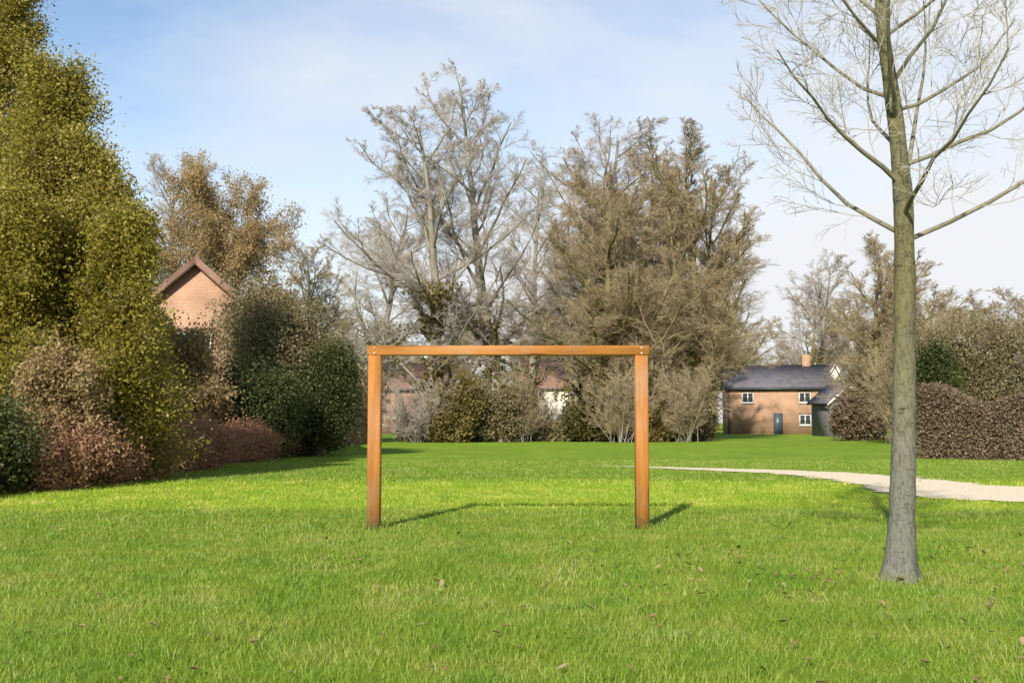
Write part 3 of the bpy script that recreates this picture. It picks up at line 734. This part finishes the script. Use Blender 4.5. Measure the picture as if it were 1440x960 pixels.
for i, (px, D, sc, w, lab) in enumerate((
        (500, 66, 0.75, 0, 'bare shrub left of the left goal post'), (590, 66, 0.7, 1, 'bare grey shrub before the reddish house'),
        (735, 68, 0.75, 0, 'bare brown shrub seen through the goal left of the cream house'), (775, 96, 0.6, 1, 'low bare shrub in front of the cream house'),
        (870, 66, 0.8, 0, 'bare brown shrub behind the right goal post'), (960, 67, 0.8, 0, 'brown bare shrub under the dense brown trees'),
       
        (1205, 84, 0.75, 1, 'bare grey shrub left of the young tree trunk, beyond the brown shrub'), (1265, 60, 0.9, 0, 'bare brown shrub directly behind the young tree trunk'),
        (1330, 58, 1.1, 0, 'bare brown shrub behind the beech hedge'), (1390, 57, 1.0, 1, 'bare grey shrub behind the beech hedge near the right edge'),
        (420, 58, 0.7, 1, 'bare shrub behind the far end of the garden wall'))):
    o = tk[w] if i < 2 else copy_tree(tk[w])
    if i < 2: o = tk[i]
    put(o, px, D, lab, 'shrub', 'bare shrubs at the far side of the lawn', i * 1.3, sc)

# ------------------------------------------------------------------ houses
def house(name, px, D, wid, dep, eave, ridge, rz, wallm, roofm, label, gable='x', chimney=True, windows=()):
    root = empty(name, (X_at(px, D), D, 0), rz)
    tag(root, label, 'house')
    hw, hd = wid / 2, dep / 2
    wmb = MB()
    if gable == 'front':     # gable end faces the lawn
        wmb.prism([(-hw, -0.2), (hw, -0.2), (hw, eave), (0, ridge), (-hw, eave)], 'y', -hd, hd)
        wmb.build('wall', wallm, root)
        rm = MB()
        for s in (-1, 1):
            sl = (ridge - eave) / hw
            rm.prism([(s * (hw + 0.35), eave - 0.35 * sl + 0.02), (0, ridge + 0.02), (0, ridge + 0.2), (s * (hw + 0.35), eave - 0.35 * sl + 0.18)], 'y', -hd - 0.3, hd + 0.3)
    else:
        wmb.prism([(-hd, -0.2), (hd, -0.2), (hd, eave), (0, ridge), (-hd, eave)], 'x', -hw, hw)
        wmb.build('wall', wallm, root)
        rm = MB()
        for s in (-1, 1):
            sl = (ridge - eave) / hd
            rm.prism([(s * (hd + 0.35), eave - 0.35 * sl + 0.02), (0, ridge + 0.02), (0, ridge + 0.2), (s * (hd + 0.35), eave - 0.35 * sl + 0.18)], 'x', -hw - 0.2, hw + 0.2)
    rf = rm.build('roof', roofm, root)
    if gable != 'front':
        MB().box(-hw - 0.2, hw + 0.2, -hd - 0.47, -hd - 0.36, eave - 0.3, eave - 0.18).build('gutter', M['door'], rf)
        MB().box(-hw + 0.25, -hw + 0.33, -hd - 0.09, -hd - 0.006, 0, eave - 0.3).build('downpipe', M['door'], root)
    else:
        for s in (-1, 1):
            MB().prism([(s * (hw + 0.36), eave - 0.36 * sl - 0.16), (0, ridge - 0.14), (0, ridge + 0.08), (s * (hw + 0.36), eave - 0.36 * sl + 0.06)], 'y', -hd - 0.34, -hd - 0.304).build('bargeboard', M['white'] if wallm != M['brick'] else M['tile'], rf)
    if chimney:
        cx = hw * 0.62
        MB().box(cx - 0.4, cx + 0.4, -0.3, 0.3, ridge - 0.8, ridge + 1.2).build('chimney', wallm, rf)
    for (x, z, ww, wh) in windows:
        f = MB()
        y0, y1 = -hd - 0.05, -hd + 0.03; k = 0.07
        f.box(x - ww / 2, x - ww / 2 + k, y0, y1, z, z + wh).box(x + ww / 2 - k, x + ww / 2, y0, y1, z, z + wh)
        f.box(x - ww / 2 + k, x + ww / 2 - k, y0, y1, z, z + k).box(x - ww / 2 + k, x + ww / 2 - k, y0, y1, z + wh - k, z + wh)
        f.box(x - k / 2, x + k / 2, y0 + 0.003, y1, z + k, z + wh - k)
        fo = f.build('window', M['white'], root)
        MB().box(x - ww / 2 - 0.08, x + ww / 2 + 0.08, -hd - 0.14, -hd - 0.002, z - 0.09, z - 0.004).build('sill', M['white'], fo)
        MB().box(x - ww / 2 - 0.1, x + ww / 2 + 0.1, -hd - 0.03, -hd + 0.02, z + wh + 0.004, z + wh + 0.2).build('lintel', M['render'] if wallm == M['render'] else M['tile'], fo)
        MB().box(x - ww / 2 + k * 0.9, x + ww / 2 - k * 0.9, -hd - 0.02, -hd + 0.01, z + k * 0.9, z + wh - k * 0.9).build('pane', M['glass'], fo)
    if name == 'shed':
        MB().box(-0.9, 0.9, -hd - 0.05, -hd + 0.02, 0, 2.1).build('door', M['door'], root)
        return tag(root, None, 'shed')
    d = MB().box(-0.45, 0.45, -hd - 0.04, -hd + 0.02, 0, 2.05).build('door', M['door'], root)
    return root
W2 = lambda h: ((-h, 0.9, 1.4, 1.2), (h, 0.9, 1.4, 1.2), (-h, 3.5, 1.4, 1.1), (h, 3.5, 1.4, 1.1))
house('brick_house', 1088, 112, 10.2, 7, 4.7, 6.8, -0.15, M['brick'], M['slate'], 'orange brick house with grey slate roof in the gap right of the goal', windows=((-2.9, 3.1, 1.1, 1.0), (2.6, 3.1, 1.1, 1.0), (2.6, 0.9, 1.1, 1.0)))
house('rendered_house', 1178, 128, 5.5, 8, 5.2, 9.4, -0.1, M['render'], M['slate'], 'pale rendered house with a steep gable behind the orange brick house', gable='front', windows=((0, 3.6, 1.4, 1.2), (-1.4, 0.9, 1.2, 1.2)))
house('brick_house', 575, 112, 8.0, 7, 4.6, 7.0, -0.1, M['brick_red'], M['tile'], 'reddish brick house glimpsed behind the left goal post', windows=W2(2.4))
house('rendered_house', 785, 122, 8.5, 7, 5.0, 7.8, 0.05, M['render'], M['tile'], 'cream rendered house glimpsed through the right half of the goal', windows=W2(2.5))
house('brick_house', 285, 46, 6.0, 8, 4.7, 7.35, 0.2, M['brick'], M['tile'], 'orange brick gable-fronted house half hidden by the tan-leaved tree', gable='front', chimney=False, windows=((0, 3.4, 1.3, 1.2),))
house('brick_house', 1420, 105, 9.0, 7, 4.8, 7.4, -0.2, M['brick_red'], M['slate'], 'red brick house behind the beech hedge at the right edge', windows=W2(2.5))
house('shed', 1176, 96, 3.0, 5, 3.0, 4.3, 0.05, M['grey_board'], M['slate'], 'dark blue-grey boarded shed just right of the orange brick house', gable='front', chimney=False)
